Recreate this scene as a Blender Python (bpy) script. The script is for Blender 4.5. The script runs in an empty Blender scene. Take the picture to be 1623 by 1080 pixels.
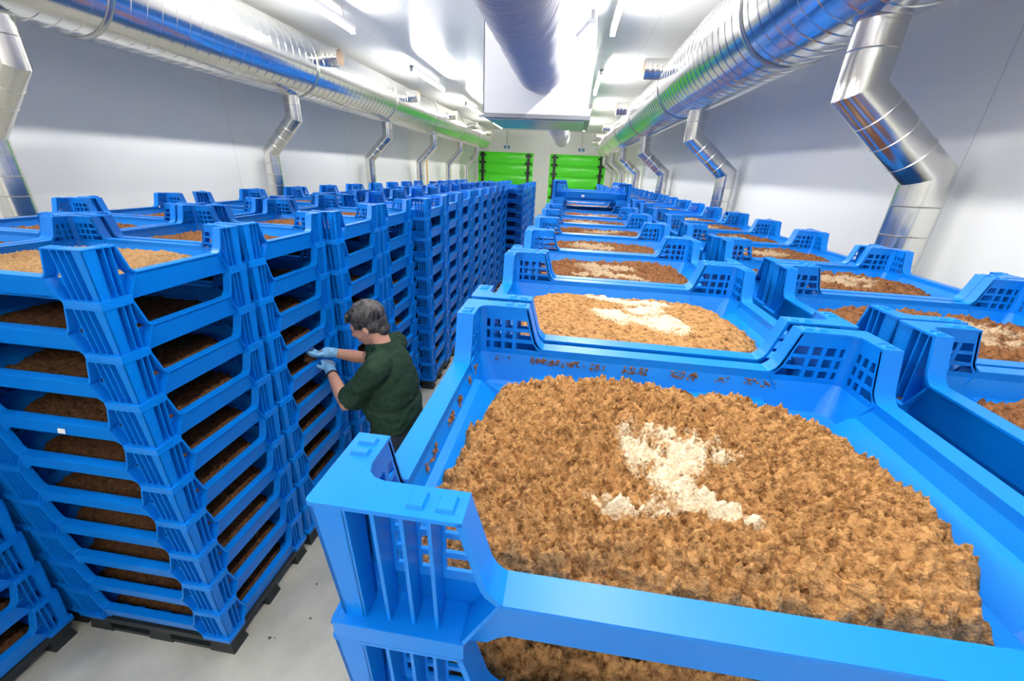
import bpy, bmesh, math, random
import numpy as np
from mathutils import Matrix, Vector
random.seed(7)

# ------------------------------------------------------------------ camera, world, exposure
FLOOR = 0.0
CAMZ = 2.40
scn = bpy.context.scene
COL = scn.collection
cd = bpy.data.cameras.new('camera')
cd.sensor_width = 36.0
cd.lens = 630.47 / 1623.0 * 36.0
cd.clip_start = 0.02
cam = bpy.data.objects.new('camera', cd)
COL.objects.link(cam)
MC = [[0.98979443, 0.09247036, -0.10842613],
      [0.13595879, -0.38486448, 0.91290445],
      [0.04268724, -0.91832923, -0.39350887]]
R = Matrix(((MC[0][0], -MC[0][1], -MC[0][2], 0), (MC[1][0], -MC[1][1], -MC[1][2], 0),
            (MC[2][0], -MC[2][1], -MC[2][2], 0), (0, 0, 0, 1)))
cam.matrix_world = Matrix.Translation((0, 0, CAMZ)) @ R
scn.camera = cam
w = bpy.data.worlds.new('world'); scn.world = w; w.use_nodes = True
w.node_tree.nodes['Background'].inputs[0].default_value = (0.9, 0.95, 1, 1)
w.node_tree.nodes['Background'].inputs[1].default_value = 0.3
scn.view_settings.view_transform = 'Standard'
scn.view_settings.look = 'None'
scn.view_settings.gamma = 1.0
scn.view_settings.exposure = 0.0
LAMP_POWER = 172.0

# ------------------------------------------------------------------ materials
def mat(name, col, rough=0.5, metal=0.0, spec=0.5, emis=None, estr=0.0):
    m = bpy.data.materials.new(name); m.use_nodes = True
    b = m.node_tree.nodes['Principled BSDF']
    b.inputs['Base Color'].default_value = (*col, 1)
    b.inputs['Roughness'].default_value = rough
    b.inputs['Metallic'].default_value = metal
    b.inputs['Specular IOR Level'].default_value = spec
    if emis:
        b.inputs['Emission Color'].default_value = (*emis, 1)
        b.inputs['Emission Strength'].default_value = estr
    return m
def nd(m, t, **kw):
    n = m.node_tree.nodes.new(t)
    for k, v in kw.items():
        if k in n.inputs: n.inputs[k].default_value = v
        else: setattr(n, k, v)
    return n
def lk(m, a, b): m.node_tree.links.new(a, b)
def noise_col(m, c1, c2, scale, detail=4, lo=.35, hi=.65, coord='Object', stretch=None, rough=.6):
    tc = nd(m, 'ShaderNodeTexCoord'); n = nd(m, 'ShaderNodeTexNoise'); r = nd(m, 'ShaderNodeValToRGB')
    n.inputs['Scale'].default_value = scale; n.inputs['Detail'].default_value = detail; n.inputs['Roughness'].default_value = rough
    src = tc.outputs[coord]
    if stretch:
        mp = nd(m, 'ShaderNodeMapping'); mp.inputs['Scale'].default_value = stretch
        lk(m, src, mp.inputs[0]); src = mp.outputs[0]
    lk(m, src, n.inputs['Vector'])
    r.color_ramp.elements[0].position = lo; r.color_ramp.elements[0].color = (*c1, 1)
    r.color_ramp.elements[1].position = hi; r.color_ramp.elements[1].color = (*c2, 1)
    lk(m, n.outputs['Fac'], r.inputs[0])
    lk(m, r.outputs[0], m.node_tree.nodes['Principled BSDF'].inputs['Base Color'])
    return n, r, src
def bump(m, scale, strength, dist=.01, detail=3, stretch=None, coord='Object'):
    tc = nd(m, 'ShaderNodeTexCoord'); n = nd(m, 'ShaderNodeTexNoise'); b = nd(m, 'ShaderNodeBump')
    n.inputs['Scale'].default_value = scale; n.inputs['Detail'].default_value = detail
    src = tc.outputs[coord]
    if stretch:
        mp = nd(m, 'ShaderNodeMapping'); mp.inputs['Scale'].default_value = stretch
        lk(m, src, mp.inputs[0]); src = mp.outputs[0]
    lk(m, src, n.inputs['Vector']); lk(m, n.outputs['Fac'], b.inputs['Height'])
    b.inputs['Strength'].default_value = strength; b.inputs['Distance'].default_value = dist
    lk(m, b.outputs[0], m.node_tree.nodes['Principled BSDF'].inputs['Normal'])
    return b

M = {}
M['blue'] = mat('blue_plastic', (0.0, 0.17, 0.68), .36, spec=.34)
noise_col(M['blue'], (0.0, 0.172, 0.64), (0.0, 0.190, 0.69), 3, 2)
bump(M['blue'], 60, .03, .002)
M['pallet'] = mat('black_plastic', (0.012, 0.016, 0.018), .5)
M['sticker'] = mat('paper_sticker', (0.75, 0.75, 0.72), .6)
M['sticker_ink'] = mat('sticker_ink', (0.12, 0.12, 0.13), .6)

def substrate_mat(name, dark, light, flourc=(0.85, 0.72, 0.52)):
    m = mat(name, light, .9, spec=.12)
    n, r, src = noise_col(m, dark, light, 70, 6, .33, .56, rough=.72)
    at = nd(m, 'ShaderNodeAttribute'); at.attribute_name = 'flour'
    mx = nd(m, 'ShaderNodeMix'); mx.data_type = 'RGBA'
    n2 = nd(m, 'ShaderNodeTexNoise'); n2.inputs['Scale'].default_value = 170; n2.inputs['Detail'].default_value = 3
    lk(m, src, n2.inputs['Vector'])
    ma = nd(m, 'ShaderNodeMath'); ma.operation = 'MULTIPLY_ADD'
    lk(m, n2.outputs['Fac'], ma.inputs[0]); ma.inputs[1].default_value = 3.2; ma.inputs[2].default_value = -2.35
    ad = nd(m, 'ShaderNodeMath'); ad.operation = 'MULTIPLY_ADD'; ad.use_clamp = True
    lk(m, at.outputs['Fac'], ad.inputs[0]); ad.inputs[1].default_value = 2.0; lk(m, ma.outputs[0], ad.inputs[2])
    lk(m, ad.outputs[0], mx.inputs[0]); lk(m, r.outputs[0], mx.inputs[6]); mx.inputs[7].default_value = (*flourc, 1)
    lk(m, mx.outputs[2], m.node_tree.nodes['Principled BSDF'].inputs['Base Color'])
    bump(m, 160, 1.0, .010, 6)
    return m
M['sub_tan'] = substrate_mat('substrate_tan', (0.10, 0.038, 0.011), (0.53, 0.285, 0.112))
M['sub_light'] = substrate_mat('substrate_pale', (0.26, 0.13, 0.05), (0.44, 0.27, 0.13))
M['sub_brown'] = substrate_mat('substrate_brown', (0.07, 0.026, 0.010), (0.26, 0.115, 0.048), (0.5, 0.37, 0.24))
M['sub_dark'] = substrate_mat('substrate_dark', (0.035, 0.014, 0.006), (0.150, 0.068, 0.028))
M['crumb'] = mat('substrate_crumb', (0.15, 0.06, 0.022), .9)

def metal_mat(name, col, rough, bs, strg, stretch=None):
    m = mat(name, col, rough, 1.0)
    bump(m, bs, strg, .02, 2, stretch)
    return m
M['duct'] = metal_mat('galvanised_sheet', (0.80, 0.79, 0.75), .17, 3.0, .12, (1, .5, 1))
M['duct_seam'] = metal_mat('duct_seam', (0.62, 0.61, 0.58), .3, 8, .1)
M['pipe'] = metal_mat('pipe_sheet', (0.74, 0.73, 0.69), .2, 4, .2)
M['fabric_duct'] = mat('fabric_duct_cloth', (0.50, 0.50, 0.56), .7)
bump(M['fabric_duct'], 2.2, .6, .12, 4, (1.2, 6, 1.2))
def panel_mat(name, col, rough, seam_axis, period, off=0., spec=.4):
    m = mat(name, col, rough, spec=spec)
    tc = nd(m, 'ShaderNodeTexCoord'); sx = nd(m, 'ShaderNodeSeparateXYZ'); lk(m, tc.outputs['Object'], sx.inputs[0])
    a = nd(m, 'ShaderNodeMath'); a.operation = 'ADD'; lk(m, sx.outputs[seam_axis], a.inputs[0]); a.inputs[1].default_value = 100 * period + off
    d = nd(m, 'ShaderNodeMath'); d.operation = 'MODULO'; lk(m, a.outputs[0], d.inputs[0]); d.inputs[1].default_value = period
    l = nd(m, 'ShaderNodeMath'); l.operation = 'LESS_THAN'; lk(m, d.outputs[0], l.inputs[0]); l.inputs[1].default_value = .010
    mx = nd(m, 'ShaderNodeMix'); mx.data_type = 'RGBA'
    lk(m, l.outputs[0], mx.inputs[0]); mx.inputs[6].default_value = (*col, 1)
    mx.inputs[7].default_value = (col[0] * .78, col[1] * .8, col[2] * .8, 1)
    lk(m, mx.outputs[2], m.node_tree.nodes['Principled BSDF'].inputs['Base Color'])
    return m
M['wall'] = panel_mat('white_wall_panel', (0.80, 0.81, 0.80), .45, 1, 3.4, .6)
M['wall_end'] = panel_mat('white_end_panel', (0.80, 0.81, 0.79), .45, 0, 1.15, .0)
M['ceiling'] = panel_mat('white_ceiling_panel', (0.78, 0.79, 0.78), .28, 0, 1.13, .15, .6)
M['floor'] = mat('concrete', (0.45, 0.45, 0.43), .35)
noise_col(M['floor'], (0.33, 0.325, 0.285), (0.53, 0.52, 0.46), 2.2, 8, .3, .7)
M['floor_stain'] = mat('floor_dirt', (0.06, 0.055, 0.045), .9)
M['green'] = mat('green_door_curtain', (0.10, 0.86, 0.03), .25)
M['green_dark'] = mat('green_door_hem', (0.04, 0.5, 0.03), .3)
M['black'] = mat('black_rail', (0.012, 0.014, 0.016), .4)
M['white'] = mat('white_enamel', (0.82, 0.82, 0.82), .35)
M['grey_metal'] = mat('grey_frame', (0.20, 0.21, 0.24), .35, .6)
M['tray_metal'] = mat('drip_tray_steel', (0.33, 0.37, 0.43), .3, .9)
M['tube'] = mat('lit_tube', (1, 1, 1), .4, emis=(1.0, 0.975, 0.93), estr=LAMP_POWER)
M['sign'] = mat('sign_plate', (0.7, 0.75, 0.8), .4)
M['sign_blue'] = mat('sign_blue_mark', (0.10, 0.25, 0.5), .4)
M['cable'] = mat('cable_grey', (0.4, 0.4, 0.4), .6)
M['copper'] = mat('ochre_pipe', (0.55, 0.36, 0.13), .4)
M['rust'] = mat('pipe_inside', (0.50, 0.38, 0.28), .6)
M['skin'] = mat('skin', (0.60, 0.31, 0.22), .5)
M['skin'].node_tree.nodes['Principled BSDF'].inputs['Subsurface Weight'].default_value = .1
M['skin'].node_tree.nodes['Principled BSDF'].inputs['Subsurface Radius'].default_value = (.01, .004, .002)
M['shirt'] = mat('green_cotton', (0.012, 0.036, 0.019), .85, spec=.25)
bump(M['shirt'], 9, .5, .03, 3)
M['jeans'] = mat('dark_denim', (0.022, 0.030, 0.042), .85, spec=.2)
bump(M['jeans'], 10, .4, .02, 3)
M['glove'] = mat('light_blue_nitrile', (0.20, 0.47, 0.74), .4)
bump(M['glove'], 45, .35, .005, 3)
M['hair'] = mat('dark_grey_hair', (0.03, 0.027, 0.025), .5)
noise_col(M['hair'], (0.010, 0.009, 0.009), (0.13, 0.115, 0.11), 26, 5, .42, .75, stretch=(1, 1, .35))
bump(M['hair'], 60, .9, .01, 4, (1, 1, .3))
M['shoe'] = mat('black_shoe', (0.02, 0.02, 0.02), .5)
M['eye'] = mat('eye_white', (0.7, 0.7, 0.68), .3)

# ------------------------------------------------------------------ helpers
def tag(o, label=None, cat=None, group=None, kind=None):
    if label: o['label'] = label
    if cat: o['category'] = cat
    if group: o['group'] = group
    if kind: o['kind'] = kind
    return o
def empty(name, loc=(0, 0, 0), rz=0.):
    o = bpy.data.objects.new(name, None); COL.objects.link(o); o.location = loc; o.rotation_euler = (0, 0, rz)
    o.empty_display_size = .1
    return o
class MB:
    def __init__(s): s.v = []; s.f = []; s.mi = []
    def add(s, vs, fs, mi=0):
        b = len(s.v); s.v += [tuple(v) for v in vs]; s.f += [tuple(b + i for i in f) for f in fs]; s.mi += [mi] * len(fs)
    def box(s, a, b, mi=0):
        x0, y0, z0 = a; x1, y1, z1 = b
        s.add([(x0, y0, z0), (x1, y0, z0), (x1, y1, z0), (x0, y1, z0), (x0, y0, z1), (x1, y0, z1), (x1, y1, z1), (x0, y1, z1)],
              [(0, 3, 2, 1), (4, 5, 6, 7), (0, 1, 5, 4), (1, 2, 6, 5), (2, 3, 7, 6), (3, 0, 4, 7)], mi)
    def prism(s, A, B, mi=0):          # two matching 3D loops
        n = len(A)
        s.add(list(A) + list(B), [tuple(range(n))[::-1], tuple(range(n, 2 * n))] + [(i, (i + 1) % n, n + (i + 1) % n, n + i) for i in range(n)], mi)
    def loops(s, LL, close=False, cap0=True, cap1=True, mi=0):
        n = len(LL[0]); vs = [p for L in LL for p in L]; fs = []
        K = len(LL)
        for k in range(K if close else K - 1):
            a = k * n; b = ((k + 1) % K) * n
            fs += [(a + i, a + (i + 1) % n, b + (i + 1) % n, b + i) for i in range(n)]
        if not close:
            if cap0: fs.append(tuple(range(n))[::-1])
            if cap1: fs.append(tuple(range((K - 1) * n, K * n)))
        s.add(vs, fs, mi)
    def sheet(s, S, Z, holes, pos, mi=0):   # S[i][j] stations, pos(s,z,j,side)
        nr = len(Z); nc = len(S[0]); idx = lambda i, j, k: (i * nc + j) * 2 + k
        vs = []
        for i in range(nr):
            for j in range(nc):
                for k in (0, 1): vs.append(pos(S[i][j], Z[i], j, k))
        solid = lambda i, j: 0 <= i < nr - 1 and 0 <= j < nc - 1 and (i, j) not in holes
        fs = []
        for i in range(nr - 1):
            for j in range(nc - 1):
                if not solid(i, j): continue
                fs.append((idx(i, j, 0), idx(i, j + 1, 0), idx(i + 1, j + 1, 0), idx(i + 1, j, 0)))
                fs.append((idx(i, j, 1), idx(i + 1, j, 1), idx(i + 1, j + 1, 1), idx(i, j + 1, 1)))
                if not solid(i - 1, j): fs.append((idx(i, j, 0), idx(i, j, 1), idx(i, j + 1, 1), idx(i, j + 1, 0)))
                if not solid(i + 1, j): fs.append((idx(i + 1, j, 0), idx(i + 1, j + 1, 0), idx(i + 1, j + 1, 1), idx(i + 1, j, 1)))
                if not solid(i, j - 1): fs.append((idx(i, j, 0), idx(i + 1, j, 0), idx(i + 1, j, 1), idx(i, j, 1)))
                if not solid(i, j + 1): fs.append((idx(i, j + 1, 0), idx(i, j + 1, 1), idx(i + 1, j + 1, 1), idx(i + 1, j + 1, 0)))
        s.add(vs, fs, mi)
    def tube(s, path, r, n=20, cap=True, mi=0):   # path of points, mitred
        P = [Vector(p) for p in path]; rs = r if isinstance(r, (list, tuple)) else [r] * len(P)
        T = []
        for i in range(len(P)):
            a = (P[i] - P[i - 1]).normalized() if i else None
            b = (P[i + 1] - P[i]).normalized() if i < len(P) - 1 else None
            T.append((a, b))
        up = Vector((0, 1, 0)) if abs((P[-1] - P[0]).normalized().y) < .9 else Vector((0, 0, 1))
        LL = []
        for i, p in enumerate(P):
            a, b = T[i]
            t = (b if a is None else a if b is None else (a + b)).normalized()
            base = b if a is None else a
            u = base.cross(up).normalized(); v = u.cross(base).normalized()
            L = []
            for k in range(n):
                an = 2 * math.pi * k / n
                q = p + rs[i] * (math.cos(an) * u + math.sin(an) * v)
                if a is not None and b is not None:   # project along a onto mitre plane
                    q = q + a * ((p - q).dot(t) / a.dot(t))
                L.append(tuple(q))
            LL.append(L)
        s.loops(LL, cap0=cap, cap1=cap, mi=mi)
    def mesh(s, name, mats, smooth=False, auto=None, recalc=True):
        me = bpy.data.meshes.new(name); me.from_pydata(s.v, [], s.f)
        for m in (mats if isinstance(mats, (list, tuple)) else [mats]): me.materials.append(m)
        me.polygons.foreach_set('material_index', s.mi)
        if recalc:
            bm = bmesh.new(); bm.from_mesh(me); bmesh.ops.recalc_face_normals(bm, faces=bm.faces)
            if auto is not None:
                for e in bm.edges:
                    if len(e.link_faces) == 2 and e.calc_face_angle(0) > auto: e.smooth = False
                for f in bm.faces: f.smooth = True
            elif smooth:
                for f in bm.faces: f.smooth = True
            bm.to_mesh(me); bm.free()
        elif smooth: me.polygons.foreach_set('use_smooth', [True] * len(me.polygons))
        me.update(); return me
    def obj(s, name, mats, parent=None, loc=(0, 0, 0), **kw):
        return mk(name, s.mesh(name, mats, **kw), parent, loc)
def mk(name, me, parent=None, loc=(0, 0, 0), rz=0.):
    o = bpy.data.objects.new(name, me); COL.objects.link(o); o.location = loc; o.rotation_euler = (0, 0, rz)
    if parent: o.parent = parent
    return o
def struct(o): o['kind'] = 'structure'; return o

# vectorised noise
def _h(ix, iy, s):
    n = (ix.astype(np.int64) * 374761393 + iy.astype(np.int64) * 668265263 + s * 974711) & 0xffffffff
    n = ((n ^ (n >> 13)) * 1274126177) & 0xffffffff
    return ((n ^ (n >> 16)) & 0xffff) / 65535.0
def vn(x, y, s=0):
    ix = np.floor(x); iy = np.floor(y); fx = x - ix; fy = y - iy
    fx = fx * fx * (3 - 2 * fx); fy = fy * fy * (3 - 2 * fy)
    a = _h(ix, iy, s); b = _h(ix + 1, iy, s); c = _h(ix, iy + 1, s); d = _h(ix + 1, iy + 1, s)
    return (a + (b - a) * fx) * (1 - fy) + (c + (d - c) * fx) * fy
def fbm(x, y, s=0, o=4):
    t = 0; a = 1; n = 0
    for k in range(o): t = t + a * vn(x, y, s + k * 17); n += a; a *= .5; x = x * 2.03 + 5.1; y = y * 2.01 + 3.7
    return t / n
def wor(x, y, s=0):
    ix = np.floor(x); iy = np.floor(y); d = np.full(x.shape, 9.)
    for i in (-1, 0, 1):
        for j in (-1, 0, 1):
            cx = ix + i + _h(ix + i, iy + j, s); cy = iy + j + _h(ix + i, iy + j, s + 91)
            d = np.minimum(d, (cx - x) ** 2 + (cy - y) ** 2)
    return np.sqrt(d)

# ------------------------------------------------------------------ room
XL, XR, YB, YE, ZC = -5.22, 2.20, -4.0, 23.5, CAMZ + 1.95
def wallobj(name, a, b, m):
    mb = MB(); mb.box(a, b); return struct(mb.obj(name, m))
wallobj('floor', (XL - .2, YB - .2, -.2), (XR + .2, YE + .2, 0), M['floor'])
wallobj('ceiling', (XL - .2, YB - .2, ZC), (XR + .2, YE + .2, ZC + .2), M['ceiling'])
wallobj('wall_left', (XL - .2, YB, 0), (XL, YE, ZC), M['wall'])
wallobj('wall_right', (XR, YB, 0), (XR + .2, YE, ZC), M['wall'])
wallobj('wall_back', (XL - .2, YB - .2, 0), (XR + .2, YB, ZC), M['wall_end'])
DT = CAMZ + .88
mb = MB()
D1 = (-5.12, -2.09); D2 = (-1.20, 1.78)
mb.box((XL - .2, YE, 0), (D1[0], YE + .2, ZC)); mb.box((D1[1], YE, 0), (D2[0], YE + .2, ZC)); mb.box((D2[1], YE, 0), (XR + .2, YE + .2, ZC))
mb.box((D1[0], YE, DT), (D1[1], YE + .2, ZC)); mb.box((D2[0], YE, DT), (D2[1], YE + .2, ZC))
struct(mb.obj('wall_end', M['wall_end']))
for i, (a, b) in enumerate((D1, D2)):
    root = struct(empty('door_%d' % (i + 1), ((a + b) / 2, YE + .06, 0)))
    hw = (b - a) / 2
    mb = MB()
    nseg = 6; seg = DT / nseg
    for k in range(nseg):       # bulged curtain segments
        L0 = []; L1 = []
        for t in range(9):
            z = (k + t / 8) * seg; y = -.06 * math.sin(math.pi * t / 8) ** .6 if 0 < t < 8 else 0
            L0.append((-hw, y, z)); L1.append((hw, y, z))
        L0 += [(-hw, .05, (k + 1) * seg), (-hw, .05, k * seg)]; L1 += [(hw, .05, (k + 1) * seg), (hw, .05, k * seg)]
        mb.prism(L0, L1)
    mb.obj('curtain', M['green'], root, auto=.6)
    mb = MB()
    for k in range(1, nseg): mb.box((-hw, -.012, k * seg - .012), (hw, .0, k * seg + .012))
    mb.obj('hem_band', M['green_dark'], root)
    for sx in (-1, 1):
        x = sx * (hw - .26)
        mb = MB(); mb.box((x - .07, -.12, 0), (x + .07, -.045, DT - .03)); mb.obj('guide_rail', M['black'], root)
        for z in (.5, 1.1, 1.7, 2.3, 2.75, 3.12):
            mb = MB(); mb.tube([(x - .15, -.09, z), (x + .15 * 1, -.09, z)], .035, 10); mb.box((x - .17, -.11, z - .05), (x - .12, -.05, z + .05)); mb.box((x + .12, -.11, z - .05), (x + .17, -.05, z + .05))
            mb.obj('rail_bracket', M['black'], root)
for i, (x, nm) in enumerate(((-3.55, 'left'), (.42, 'right'))):
    r = empty('door_sign', (x, YE - .005, DT + .25)); tag(r, 'small pale pictogram sign on the wall above the %s green door' % nm, 'sign')
    mb = MB(); mb.box((-.2, -.015, -.11), (.2, 0, .11)); mb.obj('plate', M['sign'], r)
    mb = MB(); mb.box((-.16, -.018, -.07), (-.03, -.0151, .07)); mb.box((.03, -.018, -.07), (.16, -.0151, .07)); mb.obj('mark', M['sign_blue'], r)
    mb = MB(); mb.box((-.008, -.02, .11), (.008, -.002, ZC - DT - .26)); mb.obj('cable', M['cable'], r)
# wall bottom trim
for nm, a, b in (('baseboard_left', (XL, YB, 0), (XL + .03, YE - .01, .15)), ('baseboard_right', (XR - .03, YB, 0), (XR, YE - .01, .15))):
    wallobj(nm, a, b, M['white'])

# ------------------------------------------------------------------ hanging tube lamps
lamp_rows = [(-3.23, 'left'), (.37, 'right')]
ysp = [-3.2, 0.3, 4.4, 8.75, 13.1, 17.45]  # rearmost lamp of each row is an unseen addition that brightens the tray fronts
ORD = ['first', 'second', 'third', 'fourth', 'fifth', 'sixth', 'seventh', 'eighth', 'ninth', 'tenth', 'eleventh', 'twelfth', 'thirteenth',
       'fourteenth', 'fifteenth', 'sixteenth', 'seventeenth', 'eighteenth', 'nineteenth', 'twentieth', 'twenty-first']
for X, side in lamp_rows:
    for k, y in enumerate(ysp):
        r = empty('tube_lamp', (X, y + 1.05, CAMZ + 1.70))
        tag(r, '%s lit hanging tube lamp from the front in the %s ceiling row' % (ORD[k - 2], side) if k > 1 else '%s lit tube lamp hanging above the %s side, out of view overhead' % (('added rear', 'near')[k], side), 'lamp', 'tube lamps under the ceiling')
        mb = MB(); mb.tube([(0, -1.03, 0), (0, 1.03, 0)], .028, 14); mb.obj('tube', M['tube'], r, smooth=True)
        mb = MB(); mb.box((-.035, -1.06, .03), (.035, 1.06, .075)); mb.box((-.03, -1.06, -.03), (.03, -1.035, .05)); mb.box((-.03, 1.035, -.03), (.03, 1.06, .05))
        mb.obj('housing', M['white'], r)
        for yy in (-.8, .8):
            mb = MB(); mb.tube([(0, yy, .07), (0, yy, .25)], .005, 6); mb.obj('hanger_rod', M['cable'], r)

# ------------------------------------------------------------------ ducts
def big_duct(X, Z, Rr, y0, y1, pipes, dropx, e1, e2, stubs, side, sd):
    r = empty('ventilation_duct', (X, y0, Z))
    tag(r, 'large shiny metal ventilation duct running under the ceiling along the %s wall' % side, 'duct', 'wall ventilation ducts')
    N = 72
    mb = MB(); LL = []
    y = 0.; L = y1 - y0
    ring = lambda yy, rr: [(rr * math.cos(2 * math.pi * k / N), yy, rr * math.sin(2 * math.pi * k / N)) for k in range(N)]
    step = .15
    while y < L - .01:
        LL += [ring(y, Rr), ring(y + step * .5, Rr - .0002), ring(y + step - .012, Rr), ring(y + step - .008, Rr + .004), ring(y + step - .003, Rr + .004)]
        y += step
    LL += [ring(L, Rr), ring(L, Rr * .99)]
    mb.loops(LL)
    mb.obj('duct_body', M['duct'], r, auto=.3)
    for k in range(int(L // 3)):
        yy = 1.6 + 3 * k
        mb = MB(); mb.loops([ring(yy, Rr + .001), ring(yy + .005, Rr + .010), ring(yy + .05, Rr + .010), ring(yy + .055, Rr + .001)], cap0=False, cap1=False)
        mb.obj('coupling_band', M['duct_seam'], r, smooth=True)
    for k, py in enumerate(pipes):          # drop pipes
        o = empty('drop_pipe', (X, py, Z))
        tag(o, '%s angled metal pipe from the front dropping from the %s duct' % (ORD[k], side), 'pipe', 'drop pipes under the %s duct' % side)
        zt = -Rr + .05; x2 = dropx - X; pr = .112
        path = [(0, 0, zt), (0, 0, e1 - Z), (x2, 0, e2 - Z), (x2, 0, -Z)]
        mb = MB()
        segs = [(path[0], path[1]), (path[1], path[2]), (path[2], path[3])]
        mb.tube(path, pr, 40)
        for (a, b) in segs:
            a = Vector(a); b = Vector(b); d = (b - a); ln = d.length; d.normalize(); n = max(2, int(ln / .16))
            s_ = ln / n
            for q in range(1, n):
                c = a + d * s_ * q
                mb.tube([c - d * .005, c, c + d * .005], [pr - .001, pr + .004, pr - .001], 40, mi=1)
        mb.obj('pipe_body', [M['pipe'], M['duct_seam']], o, auto=.3)
        mb = MB(); mb.tube([(0, 0, zt + .02), (0, 0, zt - .03), (0, 0, zt - .05)], [pr + .06, pr + .02, pr + .006], 28)
        mb.obj('saddle_collar', M['pipe'], o, smooth=True)
    for k, py in enumerate(stubs):
        o = empty('duct_stub', (0, 0, 0)); o.parent = r; o.location = (0, py - y0, .14 if side == 'left' else .16)
        o.name = 'outlet_stub'
        s = 1 if side == 'left' else -1
        mb = MB(); n = 40; r0 = .125
        rg = lambda x, rr: [(x * s, rr * math.cos(2 * math.pi * q / n), rr * math.sin(2 * math.pi * q / n)) for q in range(n)]
        LL = [rg(Rr * .8, r0)]
        for q in range(4): LL += [rg(Rr * .85 + .07 * q, r0), rg(Rr * .85 + .07 * q + .006, r0 + .004), rg(Rr * .85 + .07 * q + .012, r0)]
        LL += [rg(Rr + .22, r0), rg(Rr + .22, r0 - .012), rg(Rr * .9, r0 - .012)]
        mb.loops(LL); me = mb.mesh('outlet_stub', [M['pipe'], M['rust']], auto=.35)
        bpy.data.objects.remove(o)
        o = mk('outlet_stub', me, r, (0, py - y0, .14 if side == 'left' else .16))
        mb = MB(); mb.loops([rg(Rr + .218, r0 - .0125), rg(Rr * .9, r0 - .0125)], cap0=False); mb.obj('stub_lining', M['rust'], o, smooth=True)
    return r
big_duct(-4.4, CAMZ + 1.36, .446, -3.9, 21.0, [3.13, 6.6, 10.1, 13.6, 16.9, 19.9], -4.9, CAMZ + .60, CAMZ + .10, [3.5, 7.0, 10.5, 13.9, 16.9, 19.9], 'left', 1)
big_duct(1.5, CAMZ + 1.20, .42, -3.9, 21.6, [2.74, 5.93, 9.8, 13.8, 17.3, 20.9], 2.0, CAMZ + .47, CAMZ + .07, [2.9, 6.7, 10.4, 14.5, 18.3, 21.2], 'right', 2)
# duct hangers on walls
# fabric duct
r = empty('fabric_duct', (-.56, -3.9, CAMZ + 1.36))
tag(r, 'grey round fabric air duct hanging above the aisle in front of the white unit', 'duct')
def fabric(y0, y1, name, par):
    mb = MB(); N = 64; LL = []; K = int((y1 - y0) / .06)
    for i in range(K + 1):
        y = y0 + (y1 - y0) * i / K; L = []
        for k in range(N):
            a = 2 * math.pi * k / N
            wv = float(fbm(np.array([y * 3.1 + 40]), np.array([math.cos(a) * 1.2 + math.sin(a) * 1.7 + 9 + y * .4]), 3, 4)[0]) - .5
            rr = .345 + .022 * wv + .006 * math.sin(y * 22 + 2.2 * math.sin(a * 2) + 3 * wv)
            if i == K: rr -= .02
            L.append((rr * math.cos(a), y + 3.9, rr * math.sin(a)))
        LL.append(L)
    mb.loops(LL); return mb.obj(name, M['fabric_duct'], par, auto=1.0)
fabric(-3.9, 6.58, 'duct_sock', r)
r = empty('fabric_duct', (-.56, -3.9, CAMZ + 1.36))
tag(r, 'rear length of grey fabric duct seen below and behind the white unit', 'duct')
fabric(8.12, 19.5, 'duct_sock', r)
# air handling unit
r = empty('air_unit', (-.60, 6.6, CAMZ + .69))
tag(r, 'big white box air handling unit hanging from the ceiling above the aisle', 'air unit')
mb = MB(); mb.box((-.755, 0, .07), (.755, 1.5, 1.255)); mb.obj('casing', M['white'], r)
mb = MB(); mb.box((-.755, -.03, .015), (.80, 1.53, .07)); mb.box((-.86, .1, .03), (-.755, .16, .06)); mb.obj('drip_tray_frame', M['grey_metal'], r)
mb = MB(); mb.box((-.70, .08, 0), (.72, 1.42, .015)); mb.obj('drip_tray', M['tray_metal'], r)
for x in (-.775, .757):
    mb = MB(); mb.box((x, 0, .07), (x + .018, .04, 1.22)); mb.obj('corner_strip', M['grey_metal'], r)
mb = MB(); mb.tube([(.5, -.04, 1.0), (.66, -.12, 1.14)], .018, 10); mb.box((.64, -.16, 1.12), (.74, -.08, 1.16)); mb.tube([(.69, -.12, 1.16), (.69, -.12, 1.26)], .02, 8)
mb.obj('sensor_arm', M['grey_metal'], r)
# small round emergency lamps behind the unit, ochre pipe by the left wall
for x, y in ((-1.9, 9.6), (-1.95, 11.2), (.25, 12.)):
    mb = MB(); mb.tube([(0, 0, 0), (0, 0, -.03), (0, 0, -.08), (0, 0, -.1)], [.08, .08, .06, .02], 16)
    tag(mb.obj('ceiling_lamp', M['white'], None, (x, y, ZC), smooth=True), 'small white round ceiling fitting behind the hanging air unit', 'lamp', 'round ceiling fittings')
mb = MB(); mb.tube([(0, 0, 0), (0, 0, 2.6)], .03, 12)
tag(mb.obj('service_pipe', M['copper'], None, (-5.1, 14.9, 0), smooth=True), 'thin ochre vertical pipe on the left wall behind the fourth drop pipe', 'pipe')

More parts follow.
